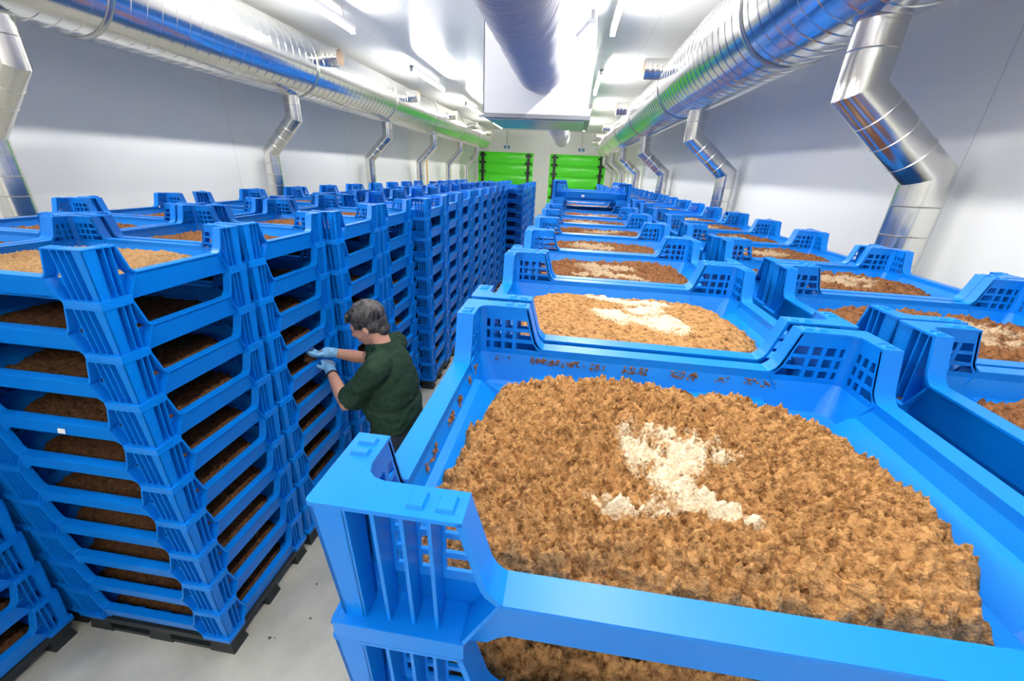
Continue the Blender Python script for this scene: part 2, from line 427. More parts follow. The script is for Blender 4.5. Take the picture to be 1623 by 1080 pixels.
# ------------------------------------------------------------------ trays
LX, LY, TH = .885, .650, .200
def slX(z):
    z = max(z, .1)
    return .150 + .28 * (.2 - z) + (.012 * ((.12 - z) / .02) ** 2 if z < .12 else 0)
def slY(z):
    z = max(z, .1)
    return .107 + .28 * (.2 - z) + (.012 * ((.12 - z) / .02) ** 2 if z < .12 else 0)
def post_mb(sx, sy):
    mb = MB()
    Z = [.0795, .093, .111, .119, .139, .147, .167, .197]
    ca = .052
    xs = ['e', 'm', .124, .115, .097, .088, .070, .061, .053]; arc = [math.radians(a) for a in (0, 22.5, 45, 67.5, 90)]
    ys = [.054, .064, .073, .086, .095, 'm', 'e']
    S = []
    for z in Z:
        row = []
        for v in xs: row.append(slX(z) - .003 if v == 'e' else slX(z) - .012 if v == 'm' else v)
        row += arc
        for v in ys: row.append(slY(z) - .003 if v == 'e' else slY(z) - .012 if v == 'm' else v)
        S.append(row)
    nx = len(xs); na = len(arc)
    def pos(s, z, j, k):
        ins = .037 if k == 0 else .033
        if j < nx: return (s, ins, z)
        if j < nx + na:
            rr = ca - ins; return (ca - rr * math.sin(s), ca - rr * math.cos(s), z)
        return (ins, s, z)
    holes = set()
    base = nx + na
    for i in (1, 3, 5):
        for j in (1, 3, 5, 7): holes.add((i, j))
        for j in (base, base + 2, base + 4): holes.add((i, j))
    mb.sheet(S, Z, holes, pos)
    # top flange
    P = [(0, .005), (.0015, .0015), (.005, 0), (.150, 0), (.150, .038), (.062, .038), (.050, .041), (.042, .048), (.038, .060), (.038, .107), (0, .107)]
    mb.prism([(p, q, .195) for p, q in P], [(p, q, .200) for p, q in P])
    for a, b in ((.094, .112), (.122, .141)):
        mb.prism([(a, .008, .2), (b, .008, .2), (b, .029, .2), (a, .029, .2)], [(a + .002, .010, .2035), (b - .002, .010, .2035), (b - .002, .027, .2035), (a + .002, .027, .2035)])
    for a, b in ((.068, .080), (.086, .098)):
        mb.prism([(.008, a, .2), (.029, a, .2), (.029, b, .2), (.008, b, .2)], [(.010, a + .002, .2035), (.027, a + .002, .2035), (.027, b - .002, .2035), (.010, b - .002, .2035)])
    # slope flanges
    zz = [.200, .16, .12, .11, .104, .100, .0995]
    for f, sw in ((slX, 0), (slY, 1)):
        o = [(f(z), z) for z in zz]; i_ = [(f(z) - .006, z - .003) for z in zz][::-1]
        A = o + i_
        m_ = (lambda p, q, z: (q, p, z)) if sw else (lambda p, q, z: (p, q, z))
        mb.prism([m_(p, 0, z) for p, z in A], [m_(p, .037, z) for p, z in A])
    # ribs
    lean = lambda z: .002 + (.197 - z) * .055
    for p in (.036, .064, .092, .1185):
        mb.prism([(p - .002, lean(.022), .022), (p - .002, .034, .022), (p - .002, .034, .197), (p - .002, lean(.197), .197)],
                 [(p + .002, lean(.022), .022), (p + .002, .034, .022), (p + .002, .034, .197), (p + .002, lean(.197), .197)])
    for q in (.044, .068, .0905):
        mb.prism([(lean(.022), q - .002, .022), (.034, q - .002, .022), (.034, q - .002, .197), (lean(.197), q - .002, .197)],
                 [(lean(.022), q + .002, .022), (.034, q + .002, .022), (.034, q + .002, .197), (lean(.197), q + .002, .197)])
    # corner faces
    for (sw, e) in ((0, .036), (1, .044)):
        m_ = (lambda p, q, z: (q, p, z)) if sw else (lambda p, q, z: (p, q, z))
        mb.prism([m_(lean(.197), lean(.197), .197), m_(e, lean(.197), .197), m_(e, lean(.022), .022), m_(lean(.022), lean(.022), .022)],
                 [m_(lean(.197), lean(.197) + .004, .197), m_(e, lean(.197) + .004, .197), m_(e, lean(.022) + .004, .022), m_(lean(.022), lean(.022) + .004, .022)])
    # band and shelf
    P = [(0, .006), (.002, .002), (.006, 0), (.146, 0), (.146, .004), (.004, .004), (.004, .103), (0, .103)]
    mb.prism([(p, q, 0.0005) for p, q in P], [(p, q, .026) for p, q in P])
    P = [(.001, .001), (.146, .001), (.146, .050), (.050, .050), (.050, .103), (.001, .103)]
    mb.prism([(p, q, .021) for p, q in P], [(p, q, .0255) for p, q in P])
    # inner wall below rim behind recess
    # diagonal closures
    for sw, a, b in ((0, slX(.1) - .004, .146), (1, slY(.1) - .004, .103)):
        m_ = (lambda p, q, z: (q, p, z)) if sw else (lambda p, q, z: (p, q, z))
        mb.prism([m_(a, .002, .098), m_(a, .038, .098), m_(b, .046, .024), m_(b, .002, .024)],
                 [m_(a + .004, .002, .098), m_(a + .004, .038, .098), m_(b + .004, .046, .022), m_(b + .004, .002, .022)])
        mb.prism([m_(b, .0, .025), m_(b, .05, .025), m_(b, .05, .0), m_(b, 0, .0)],
                 [m_(b + .004, .001, .025), m_(b + .004, .05, .025), m_(b + .004, .05, .0), m_(b + .004, .001, .0)])
    hx, hy = LX / 2, LY / 2
    mb.v = [((hx - x) * sx, (hy - y) * sy, z) for x, y, z in mb.v]
    return mb
def rr_loop(ins, r, z, n=5):
    hx, hy = LX / 2 - ins, LY / 2 - ins; L = []
    for cx, cy, a0 in ((hx - r, hy - r, 0), (-hx + r, hy - r, 90), (-hx + r, -hy + r, 180), (hx - r, -hy + r, 270)):
        for k in range(n):
            a = math.radians(a0 + 90 * k / (n - 1)); L.append((cx + r * math.cos(a), cy + r * math.sin(a), z))
    return L
def basin_mb():
    mb = MB()
    outer = [rr_loop(.0335, .018, .081), rr_loop(.042, .03, .036), rr_loop(.050, .03, .004), rr_loop(.060, .03, .002)]
    inner = [rr_loop(.0375, .014, .081), rr_loop(.046, .03, .040), rr_loop(.054, .03, .016), rr_loop(.064, .03, .0095)]
    mb.loops(outer[::-1] + inner)
    for sw in (0, 1):
        L = (LX, LY)[sw]; W = (LY, LX)[sw]; sl = (slX, slY)[sw]
        for s in (1, -1):
            def m_(p, q, z):     # p along side from corner, q inward
                a = (L / 2 - p) * s; b = (W / 2 - q) * s
                return (a, b, z) if sw == 0 else (b, a, z)
            e = sl(.1) - .002
            mb.prism([m_(e, 0, .095), m_(L - e, 0, .095), m_(L - e, .038, .095), m_(e, .038, .095)],
                     [m_(e, 0, .100), m_(L - e, 0, .100), m_(L - e, .038, .100), m_(e, .038, .100)])
            mb.prism([m_(e - .004, .0335, .078), m_(L - e + .004, .0335, .078), m_(L - e + .004, .0375, .078), m_(e - .004, .0375, .078)],
                     [m_(e - .004, .0335, .099), m_(L - e + .004, .0335, .099), m_(L - e + .004, .0375, .099), m_(e - .004, .0375, .099)])
            b0 = (.146, .103)[sw]; zb = (.030, .005)[sw]
            half = [(e + .001, .097), (b0, .024), (b0, .001), (b0 + .016, .0015), (b0 + .026, .004), (b0 + .040, zb * .7 + .001), (b0 + .050, zb)]
            P = half + [(L - p, z) for p, z in half[::-1]]
            of = (.001, .005)[sw]
            ins = lambda z: of + (.097 - z) * .2
            mb.prism([m_(p, ins(z), z) for p, z in P], [m_(p, ins(z) + .004, z) for p, z in P])
            if sw == 0:     # under-edge closure and raised floor ledge
                mb.prism([m_(.19, .015, .03), m_(L - .19, .015, .03), m_(L - .19, .06, .03), m_(.19, .06, .03)],
                         [m_(.19, .015, .034), m_(L - .19, .015, .034), m_(L - .19, .06, .034), m_(.19, .06, .034)])
                A = [(.044, .037), (.078, .037), (.094, .0098), (.05, .0098)]
                B = [(.046, .0105), (.078, .0105), (.094, .0098), (.05, .0098)]
                mb.loops([[m_(.165, q, z) for q, z in B], [m_(.195, q, z) for q, z in A], [m_(L - .195, q, z) for q, z in A], [m_(L - .165, q, z) for q, z in B]])
            else:
                A = [(.0445, .052), (.060, .050), (.100, .0098), (.05, .0098)]
                B = [(.0465, .0105), (.060, .0105), (.100, .0098), (.05, .0098)]
                mb.loops([[m_(.100, q, z) for q, z in B], [m_(.125, q, z) for q, z in A], [m_(L - .125, q, z) for q, z in A], [m_(L - .100, q, z) for q, z in B]])
    return mb
BAS = basin_mb(); POST = {(sx, sy): post_mb(sx, sy) for sx in (1, -1) for sy in (1, -1)}
me_basin = BAS.mesh('basin', M['blue'], auto=.5)
me_post = {k: v.mesh('corner_post', M['blue'], auto=.5) for k, v in POST.items()}
full = MB()
for q in [BAS] + list(POST.values()): full.add(q.v, q.f)
me_tray = full.mesh('rearing_tray', M['blue'], auto=.5)
mb = MB(); mb.box((-.017, -.001, -.021), (.017, 0, .021)); me_st = mb.mesh('label_sticker', M['sticker'])

# substrate beds ------------------------------------------------------
def bed(name, m, nx, ny, H, seed, rough=1., poly=None, flour=0, hx=.375, hy=.262, fc=(0.02, 0.0), edge=.075, lump=1.):
    xs = np.linspace(-hx - .02, hx + .02, nx); ys = np.linspace(-hy - .02, hy + .02, ny); X, Y = np.meshgrid(xs, ys)
    if poly:
        P = np.array(poly); D = np.full(X.shape, 1e9); ins = np.zeros(X.shape, bool); n = len(P)
        for i in range(n):
            a = P[i]; b = P[(i + 1) % n]; ab = b - a
            t = np.clip(((X - a[0]) * ab[0] + (Y - a[1]) * ab[1]) / (ab @ ab), 0, 1)
            D = np.minimum(D, np.hypot(X - a[0] - t * ab[0], Y - a[1] - t * ab[1]))
            c = ((a[1] > Y) != (b[1] > Y)); den = (b[1] - a[1]) if b[1] != a[1] else 1e-9
            ins ^= c & (X < (b[0] - a[0]) * (Y - a[1]) / den + a[0])
        D = np.where(ins, D, -D)
    else:
        rr = (np.abs(X / hx) ** 4 + np.abs(Y / hy) ** 4) ** .25
        D = (1 - rr) * min(hx, hy) * 1.1
    D = D + (fbm(X * 14, Y * 14, seed + 3) - .5) * .045 * rough + (fbm(X * 60, Y * 60, seed + 5) - .5) * .02
    e = np.clip(D / edge, 0, 1); e = np.sqrt(1 - (1 - e) ** 2)
    z = H * e
    lo = (fbm(X * 6, Y * 6, seed + 1) - .5) * .034
    c1 = (.55 - wor(X * 24 + 3, Y * 24, seed)) * .020 + (.55 - wor(X * 50 + fbm(X * 40, Y * 40, 3) * 1.5, Y * 62, seed + 8)) * .019 + (.5 - wor(X * 105, Y * 105, seed + 9)) * .010 + (fbm(X * 150, Y * 150, seed + 2) - .5) * .012
    z = z + (lo + c1 * lump * (.55 + .9 * fbm(X * 9, Y * 9, seed + 30))) * np.clip(e * 1.4, 0, 1) * rough
    fl = np.zeros(X.shape)
    if flour:
        for (cx, cy, rx, ry, aa) in flour:
            ca, sa = math.cos(aa), math.sin(aa); u = ((X - cx) * ca + (Y - cy) * sa) / rx / 1.15; v = (-(X - cx) * sa + (Y - cy) * ca) / ry / 1.15
            fl = np.maximum(fl, 1.15 - np.hypot(u, v) * .75)
        fl = np.clip(fl + np.clip(fl * 3 - .2, 0, 1) * ((fbm(X * 30, Y * 30, seed + 6) - .5) * 1.5 + np.clip(c1 * 22, -.5, .3)), 0, 1)
        z = z + fl * .003
    X2 = X + (fbm(X * 70, Y * 70, seed + 11) - .5) * .006; Y2 = Y + (fbm(X * 70 + 9, Y * 70, seed + 12) - .5) * .006
    V = np.stack([X2, Y2, np.maximum(z, -.003)], -1).reshape(-1, 3)
    ok = (D > -.004); idx = np.arange(nx * ny).reshape(ny, nx)
    q = ok[:-1, :-1] | ok[1:, :-1] | ok[:-1, 1:] | ok[1:, 1:]
    F = np.stack([idx[:-1, :-1], idx[:-1, 1:], idx[1:, 1:], idx[1:, :-1]], -1)[q]
    used = np.unique(F); rm = -np.ones(nx * ny, int); rm[used] = np.arange(len(used))
    me = bpy.data.meshes.new(name); me.from_pydata(V[used].tolist(), [], rm[F].tolist())
    me.materials.append(m); at = me.attributes.new('flour', 'FLOAT', 'POINT'); at.data.foreach_set('value', fl.reshape(-1)[used].astype(np.float32))
    me.polygons.foreach_set('use_smooth', [True] * len(me.polygons)); me.update()
    return me
FL1 = [(-.10, .04, .055, .075, .2), (.03, .02, .075, .05, -.3), (-.06, -.07, .05, .05, 0), (-.10, -.155, .07, .022, 0), (.01, -.15, .11, .03, -.2)]
def wpoly(pts, cx, cy): return [(x - cx, y - cy) for x, y in pts]
C1c = (-.217 + LX / 2, .252 + LY / 2)
poly1 = wpoly([(-.150, .31), (-.155, .45), (-.150, .62), (-.115, .75), (-.01, .812), (.16, .838), (.33, .820), (.47, .785), (.535, .71), (.585, .62), (.600, .55), (.570, .43), (.50, .335), (.42, .305), (.2, .30)], *C1c)
W1 = [(-.03 - .0 + .0, 0)]
FLC1 = [(x - C1c[0], y - C1c[1], a, b, t) for x, y, a, b, t in ((.150, .580, .026, .045, .1), (.245, .570, .050, .036, -.3), (.195, .53, .050, .035, 0), (.150, .535, .022, .035, 0), (.185, .480, .028, .03, .3), (.12, .428, .045, .013, -.1), (.205, .440, .040, .013, -.15), (.245, .422, .03, .009, -.2))]
me_bed = {
    'c1': bed('bed', M['sub_tan'], 560, 400, .062, 5, 1., poly1, FLC1, .44, .30, lump=1.3),
    'c2': bed('bed', M['sub_tan'], 220, 160, .062, 21, .6, None, FL1, .37, .262, lump=.6),
    'c3': bed('bed', M['sub_brown'], 160, 120, .060, 33, 1., None, FL1, .36, .25),
    'c4': bed('bed', M['sub_brown'], 120, 90, .055, 34, 1., None, [(-.05, -.02, .12, .08, .2)], .36, .25),
    'a1': bed('bed', M['sub_light'], 200, 150, .066, 41, .7, None, 0, .375, .265),
    'd': bed('bed', M['sub_brown'], 130, 100, .060, 51, 1., None, [(-.02, 0, .13, .08, .2)], .36, .25),
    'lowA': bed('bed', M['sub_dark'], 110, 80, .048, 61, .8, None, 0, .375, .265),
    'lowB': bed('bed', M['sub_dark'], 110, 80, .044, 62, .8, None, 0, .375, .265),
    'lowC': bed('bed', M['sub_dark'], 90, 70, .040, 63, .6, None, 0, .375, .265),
    'top': bed('bed', M['sub_brown'], 110, 80, .048, 66, .8, None, 0, .375, .265),
    'c1b': bed('bed', M['sub_tan'], 220, 160, .062, 71, 1., None, 0, .38, .268),
}

# ------------------------------------------------------------------ pallets
mb = MB()
hx, hy = LX / 2 - .012, LY / 2 - .012
mb.box((-hx, -hy, .075), (hx, hy, .111))
for x in (-hx + .07, 0, hx - .07):
    for y in (-hy + .05, 0, hy - .05):
        mb.prism([(x - .07, y - .05, 0), (x + .07, y - .05, 0), (x + .07, y + .05, 0), (x - .07, y + .05, 0)],
                 [(x - .055, y - .04, .076), (x + .055, y - .04, .076), (x + .055, y + .04, .076), (x - .055, y + .04, .076)])
for y in (-hy + .05, hy - .05): mb.box((-hx + .02, y - .045, 0), (hx - .02, y + .045, .022))
me_pal = mb.mesh('pallet', M['pallet'])

# ------------------------------------------------------------------ stacks
# (column, index, left X, front Y, levels)
STK = []
ay = [(-1.502, 1.062), (-1.502, 1.735), (-1.457, 2.425), (-1.450, 3.095), (-1.352, 3.895), (-1.36, 4.56), (-1.36, 5.22), (-1.35, 5.88), (-1.35, 6.54), (-1.34, 7.20), (-1.34, 7.86), (-1.33, 8.52),
      (-1.00, 9.35), (-1.00, 10.02), (-1.00, 10.70), (-1.02, 11.38), (-1.0, 12.06)]
for i, (xr, y) in enumerate(ay): STK.append(('A', i, xr - LX, y, 10))
by = [.40, 1.075, 1.735, 2.42, 3.28, 3.95, 4.66, 5.33, 6.0, 6.66, 7.33, 8.0, 8.7, 9.4, 10.1, 10.8]
for i, y in enumerate(by):
    xr = -2.40 + (0 if i < 4 else .03 if i < 8 else .06) + (.28 if y > 8.6 else 0); STK.append(('B', i, xr - LX, y, 10))
cy_ = [.252, .925, 1.585, 2.235, 2.885, 3.54, 4.195]
for i, y in enumerate(cy_): STK.append(('C', i, -.217 + [0, 0, .006, .003, .006, 0, .01][i], y, 10))
STK.append(('C', 7, -.200, 4.87, 11)); STK.append(('C', 8, -.20, 5.54, 10)); STK.append(('C', 9, -.20, 6.2, 10)); STK.append(('C', 10, -.20, 6.86, 10))
for i in range(20): STK.append(('D', i, .820 + .012 * ((i * 7) % 3 - 1), .365 + .664 * i, 10))
ROWN = {'A': 'left of the aisle', 'B': 'nearest the left wall', 'C': 'right of the aisle', 'D': 'nearest the right wall'}
GRP = {'A': 'trays stacked left of the aisle', 'B': 'trays stacked nearest the left wall', 'C': 'trays stacked right of the aisle', 'D': 'trays stacked nearest the right wall'}
def dec(t): return {'%s_%d' % (q.split(':')[0], b) for q in t.split() for b in range(11) if int(q.split(':')[1], 16) >> b & 1}
VIS = dec('A0:3ff A1:3ff A2:3ff A3:3ff A4:3ff A5:3ff A6:3ff A7:ff A8:1ff A9:3ff A10:3ff A11:3ff A12:2ff A13:7f A14:3f A15:3f A16:7f B0:3fe B1:3ff B2:1 B3:1 B4:1 B5:1 B6:1 B7:1 B8:1 B9:1 B10:1 B11:1 B12:1 B13:1 B14:1 B15:1 C0:7f C1:3ff C2:3ff C3:3ff C4:3ff C5:3ff C6:3ff C7:3ff C8:f C9:1 D0:7 D1:3 D2:3 D3:3 D4:3 D5:3 D6:3 D7:3 D8:1 D9:1 D10:1 D11:1 D12:1 D13:1 D14:1 D15:1 D16:1 D17:1 D18:1 D19:1')
EXT = dec('A7:300 A8:200 A12:100 A13:380 A14:3c0 A15:3c0 A16:380 C7:400 C8:3f0 C9:3fe C10:3ff D9:2 D15:2 D16:6 D17:6 D18:6 D19:6')
BVIS = dec('A0:3ff A1:3ff A2:3ff A3:7f A4:3fe A5:3e7 A6:104 A7:19 A9:88 A10:40 A12:3ff A13:38 B0:3f0 B1:f B2:1 B3:1 B4:1 B5:1 B6:1 B7:1 B8:1 C0:7 C1:7 C2:1 C3:1 C4:1 C5:1 C6:1 C7:2 C8:1 C9:1 D0:3 D1:3 D2:3 D3:1 D4:1 D5:1 D6:1 D8:1 D10:1 D11:1 D12:1 D13:1 D14:1 D15:1 D16:1 D17:1 D18:1')
rnd = random.Random(3)
hidden = []
def rot2(x, y, a): return (x * math.cos(a) - y * math.sin(a), x * math.sin(a) + y * math.cos(a))
for col, i, xl, yf, n in STK:
    cx, cy = xl + LX / 2, yf + LY / 2
    p = mk('pallet', me_pal, None, (cx, cy, 0))
    tag(p, 'black plastic pallet under the %s tray stack from the front %s' % (ORD[i], ROWN[col]), 'pallet', 'black pallets under the tray stacks')
    for k in range(n):                     # k = 0 is the top tray
        z = .111 + TH * (n - 1 - k)
        jx = rnd.uniform(-.0015, .0015) if k else 0.; jy = rnd.uniform(-.0015, .0015) if k else 0.
        key = '%s%d_%d' % (col, i, k)
        if VIS is not None and key not in VIS:
            hidden.append((cx, cy, z, key in EXT)); continue
        detail = (col == 'A' and i < 6) or (col == 'C' and i < 3) or (col == 'D' and i < 4) or (col == 'B' and i < 3)
        what = 'top tray' if k == 0 else 'bottom tray' if k == n - 1 else 'tray, %s from top' % ORD[k]
        lab = 'blue %s, %s stack from front, %s' % (what, ORD[i], ROWN[col])
        if col == 'C' and i == 7 and k == 0: lab = 'blue top tray with white sticker, one level above its neighbours, before right green door'
        if detail:
            t = empty('rearing_tray', (cx + jx, cy + jy, z))
            b = mk('basin', me_basin, t)
            for kk, me in me_post.items(): mk('corner_post', me, t)
        else:
            t = mk('rearing_tray', me_tray, None, (cx + jx, cy + jy, z))
        tag(t, lab, 'tray', GRP[col])
        if (col, i, k) in (('A', 0, 3), ('A', 0, 0), ('C', 7, 0), ('A', 2, 2)):
            sx = {('A', 0, 3): .022, ('A', 0, 0): .022, ('C', 7, 0): -.087, ('A', 2, 2): .1}[(col, i, k)]
            o = mk('label_sticker', me_st, t, (sx, -LY / 2 + .0085, .064)); o.rotation_euler = (-.19, 0, 0)
        if BVIS is not None and key not in BVIS: continue
        bk = None
        if k == 0:
            bk = {'A': 'a1' if i == 0 else 'top', 'B': 'top', 'D': 'd', 'C': {0: 'c1', 1: 'c2', 2: 'c3'}.get(i, 'c4')}[col]
            if (col, i) in (('A', 4), ('A', 6), ('C', 7), ('D', 7), ('D', 9)): bk = None
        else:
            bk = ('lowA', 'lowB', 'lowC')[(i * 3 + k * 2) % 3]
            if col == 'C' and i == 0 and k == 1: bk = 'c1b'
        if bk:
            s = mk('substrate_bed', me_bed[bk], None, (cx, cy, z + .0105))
            if bk != 'c1' and rnd.random() < .5: s.rotation_euler = (0, 0, math.pi)
            colr = {'c1': 'crumbly tan', 'c1b': 'crumbly tan', 'c2': 'sandy tan', 'a1': 'pale tan'}.get(bk, 'brown')
            tag(s, '%s substrate, %s, %s stack from front, %s' % (colr, 'in top tray' if k == 0 else 'in %s tray down' % ORD[k], ORD[i], ROWN[col]), 'substrate', 'substrate beds in the trays', 'stuff')
if hidden:
    # coarse copies of the trays buried inside the block, one object
    mb = MB()
    for cx, cy, z, det in hidden:
        a, b = LX / 2, LY / 2
        if det:
            for q in [BAS] + list(POST.values()): mb.add([(x + cx, y + cy, h + z) for x, y, h in q.v], q.f)
            continue
        mb.box((cx - a + .045, cy - b + .045, z + .004), (cx + a - .045, cy + b - .045, z + .012))
        for s in (1, -1):
            mb.box((cx - a + .14, cy + s * (b - .02) - .015, z + .03), (cx + a - .14, cy + s * (b - .02) + .015, z + .1))
            mb.box((cx + s * (a - .02) - .015, cy - b + .1, z + .005), (cx + s * (a - .02) + .015, cy + b - .1, z + .1))
            for t in (1, -1):
                x0, y0 = cx + s * a, cy + t * b
                mb.box((min(x0, x0 - s * .145), min(y0 - t * .034, y0 - t * .004), z + .001), (max(x0, x0 - s * .145), max(y0 - t * .034, y0 - t * .004), z + .199))
                mb.box((min(x0 - s * .034, x0 - s * .004), min(y0 - t * .034, y0 - t * .103), z + .001), (max(x0 - s * .034, x0 - s * .004), max(y0 - t * .034, y0 - t * .103), z + .199))
    tag(mb.obj('rearing_tray_block', M['blue']), 'blue trays buried out of sight inside the packed rows of stacks', 'trays', None, 'stuff')

# crumbs stuck on the near tray and shelf ------------------------------------------------
def crumbs(name, spots, label, seed, size=.004, m='crumb'):
    rr = random.Random(seed); mb = MB()
    for (x, y, z, dx, dy, dz, n) in spots:
        for q in range(n):
            c = Vector((x + rr.uniform(-dx, dx), y + rr.uniform(-dy, dy), z + rr.uniform(-dz, dz))); s = size * rr.uniform(.3, 1.2)
            vs = []
            for a in range(6):
                for b in (-1, 0, 1):
                    r_ = s * (1 if b == 0 else .45) * rr.uniform(.7, 1.2)
                    vs.append((c.x + r_ * math.cos(a * 1.047), c.y + r_ * math.sin(a * 1.047), c.z + b * s * .6))
            fs = []
            for a in range(6):
                n_ = (a + 1) % 6
                fs += [(a * 3, n_ * 3, n_ * 3 + 1, a * 3 + 1), (a * 3 + 1, n_ * 3 + 1, n_ * 3 + 2, a * 3 + 2)]
            fs += [tuple(a * 3 for a in range(6))[::-1], tuple(a * 3 + 2 for a in range(6))]
            mb.add(vs, fs)
    return tag(mb.obj(name, M[m]), label, 'crumbs', None, 'stuff')
Z1 = CAMZ - .49
fy = .252 + LY - .0405
sp = []
for x0, x1, n in ((-.14, -.10, 12), (-.06, .06, 110), (.07, .12, 30), (.16, .22, 50), (.27, .33, 50), (.37, .40, 16), (.43, .50, 30)):
    sp.append(((x0 + x1) / 2, fy - .0005, Z1 + .070, (x1 - x0) / 2, .0006, .009, n))
lx_ = -.217 + .0405
for y, n in ((.80, 14), (.74, 10), (.66, 34), (.60, 26), (.585, 8), (.50, 24), (.47, 10), (.38, 5)): sp.append((lx_ + .001, y, Z1 + .068, .0006, .012, .010, n))
crumbs('dried_crumbs', sp, 'brown dried crumbs stuck along the inner walls of the nearest tray', 4, .0034)
sp = [(.832, .99, Z1 + .028, .008, .03, .002, 60), (.835, .94, Z1 + .028, .01, .02, .002, 30)]
crumbs('fallen_crumbs', sp, 'brown crumbs fallen on the tray ledges in the gap beside the right wall row', 5, .005)
# floor dirt
rr = random.Random(9); mb = MB()
for q in range(60):
    x = rr.uniform(-1.5, -.25); y = rr.uniform(.1, 3.2); s = rr.uniform(.002, .009)
    mb.prism([(x + s * math.cos(a) * rr.uniform(.6, 1.6), y + s * math.sin(a), .0002) for a in (0, 1, 2, 3, 4, 5)], [(x + s * .8 * math.cos(a), y + s * .8 * math.sin(a), .002) for a in (0, 1, 2, 3, 4, 5)])
tag(mb.obj('floor_dirt', M['floor_stain']), 'small dark specks of dirt scattered on the concrete aisle floor', 'dirt', None, 'stuff')

# ------------------------------------------------------------------ the worker
def ico():
    bm = bmesh.new(); bmesh.ops.create_icosphere(bm, subdivisions=3, radius=1.0)
    v = [tuple(x.co) for x in bm.verts]; f = [tuple(y.index for y in x.verts) for x in bm.faces]; bm.free(); return v, f
IV, IF = ico()
def ell(mb, c, r, rot=None):
    Rm = rot.to_matrix() if rot is not None else Matrix.Identity(3)
    mb.add([tuple(Vector(c) + Rm @ Vector((x * r[0], y * r[1], z * r[2]))) for x, y, z in IV], IF)
def cap(mb, a, b, ra, rb, flat=None):
    a = Vector(a); b = Vector(b); d = b - a; L = d.length; d.normalize()
    u = d.orthogonal().normalized(); v = d.cross(u); n = 20; LL = []
    st = [(-ra * math.cos(t), ra * math.sin(t), 0) for t in (.3, .8, 1.2, math.pi / 2)] + [(L + rb * math.sin(t), rb * math.cos(t), 0) for t in (0, .4, .8, 1.25)]
    for s, r_, _ in st:
        r_ = max(r_, .0005); c = a + d * s; LL.append([tuple(c + r_ * (math.cos(2 * math.pi * k / n) * u + math.sin(2 * math.pi * k / n) * v)) for k in range(n)])
    mb.loops(LL)
def chain(mb, pts):
    for (a, ra), (b, rb) in zip(pts[:-1], pts[1:]): cap(mb, a, b, ra, rb)
def blob(name, mb, voxel, m, parent, smooth=6, loc=(0, 0, 0), disp=None):
    me = mb.mesh(name, m); o = bpy.data.objects.new(name, me); COL.objects.link(o)
    md = o.modifiers.new('r', 'REMESH'); md.mode = 'VOXEL'; md.voxel_size = voxel
    sm = o.modifiers.new('s', 'SMOOTH'); sm.factor = .5; sm.iterations = smooth
    if disp:
        tx = bpy.data.textures.new('t', 'CLOUDS'); tx.noise_scale = disp[1]; tx.noise_depth = 3
        dm = o.modifiers.new('d', 'DISPLACE'); dm.texture = tx; dm.strength = disp[0]; dm.mid_level = .5
    dg = bpy.context.evaluated_depsgraph_get(); ev = o.evaluated_get(dg)
    me2 = bpy.data.meshes.new_from_object(ev); me2.name = name
    bpy.data.objects.remove(o)
    me2.materials.clear(); me2.materials.append(m)
    me2.polygons.foreach_set('use_smooth', [True] * len(me2.polygons))
    me2.transform(Matrix.Translation(-Vector(loc)))
    return mk(name, me2, parent)
BASE = Vector((-.97, 2.06, 0))
J = dict(pelvis=(-.97, 2.06, .90), waist=(-.99, 2.06, 1.02), chest=(-1.0, 2.06, 1.20), neck=(-1.035, 2.065, 1.390), head=(-1.105, 2.06, 1.525),
         ls=(-.985, 1.885, 1.325), rs=(-1.03, 2.245, 1.325), le=(-1.195, 1.875, 1.085), re=(-1.265, 2.275, 1.190), lw=(-1.418, 2.105, 1.165), rw=(-1.445, 2.165, 1.268),
         lh=(-.97, 1.96, .86), rh=(-.97, 2.16, .86), lk=(-.995, 1.93, .47), rk=(-.995, 2.19, .47), la=(-.95, 1.92, .09), ra=(-.96, 2.20, .09))
V3 = lambda k: Vector(J[k])
person = empty('person', BASE)
tag(person, 'person in dark green t-shirt and blue gloves reaching into a tray in the aisle', 'person')
HR = Matrix.Rotation(math.radians(28), 4, 'Y')   # placeholder tilt, applied below
from mathutils import Euler
tilt = Euler((0, math.radians(-26), math.radians(8)))   # face looks down toward -X
def hp(x, y, z):      # head local: +x forward (nose), y left(-Y world), z up
    v = Vector((-x, -y, z)); return V3('head') + tilt.to_matrix() @ v
def hell(mb, c, r): ell(mb, hp(*c), r, tilt)
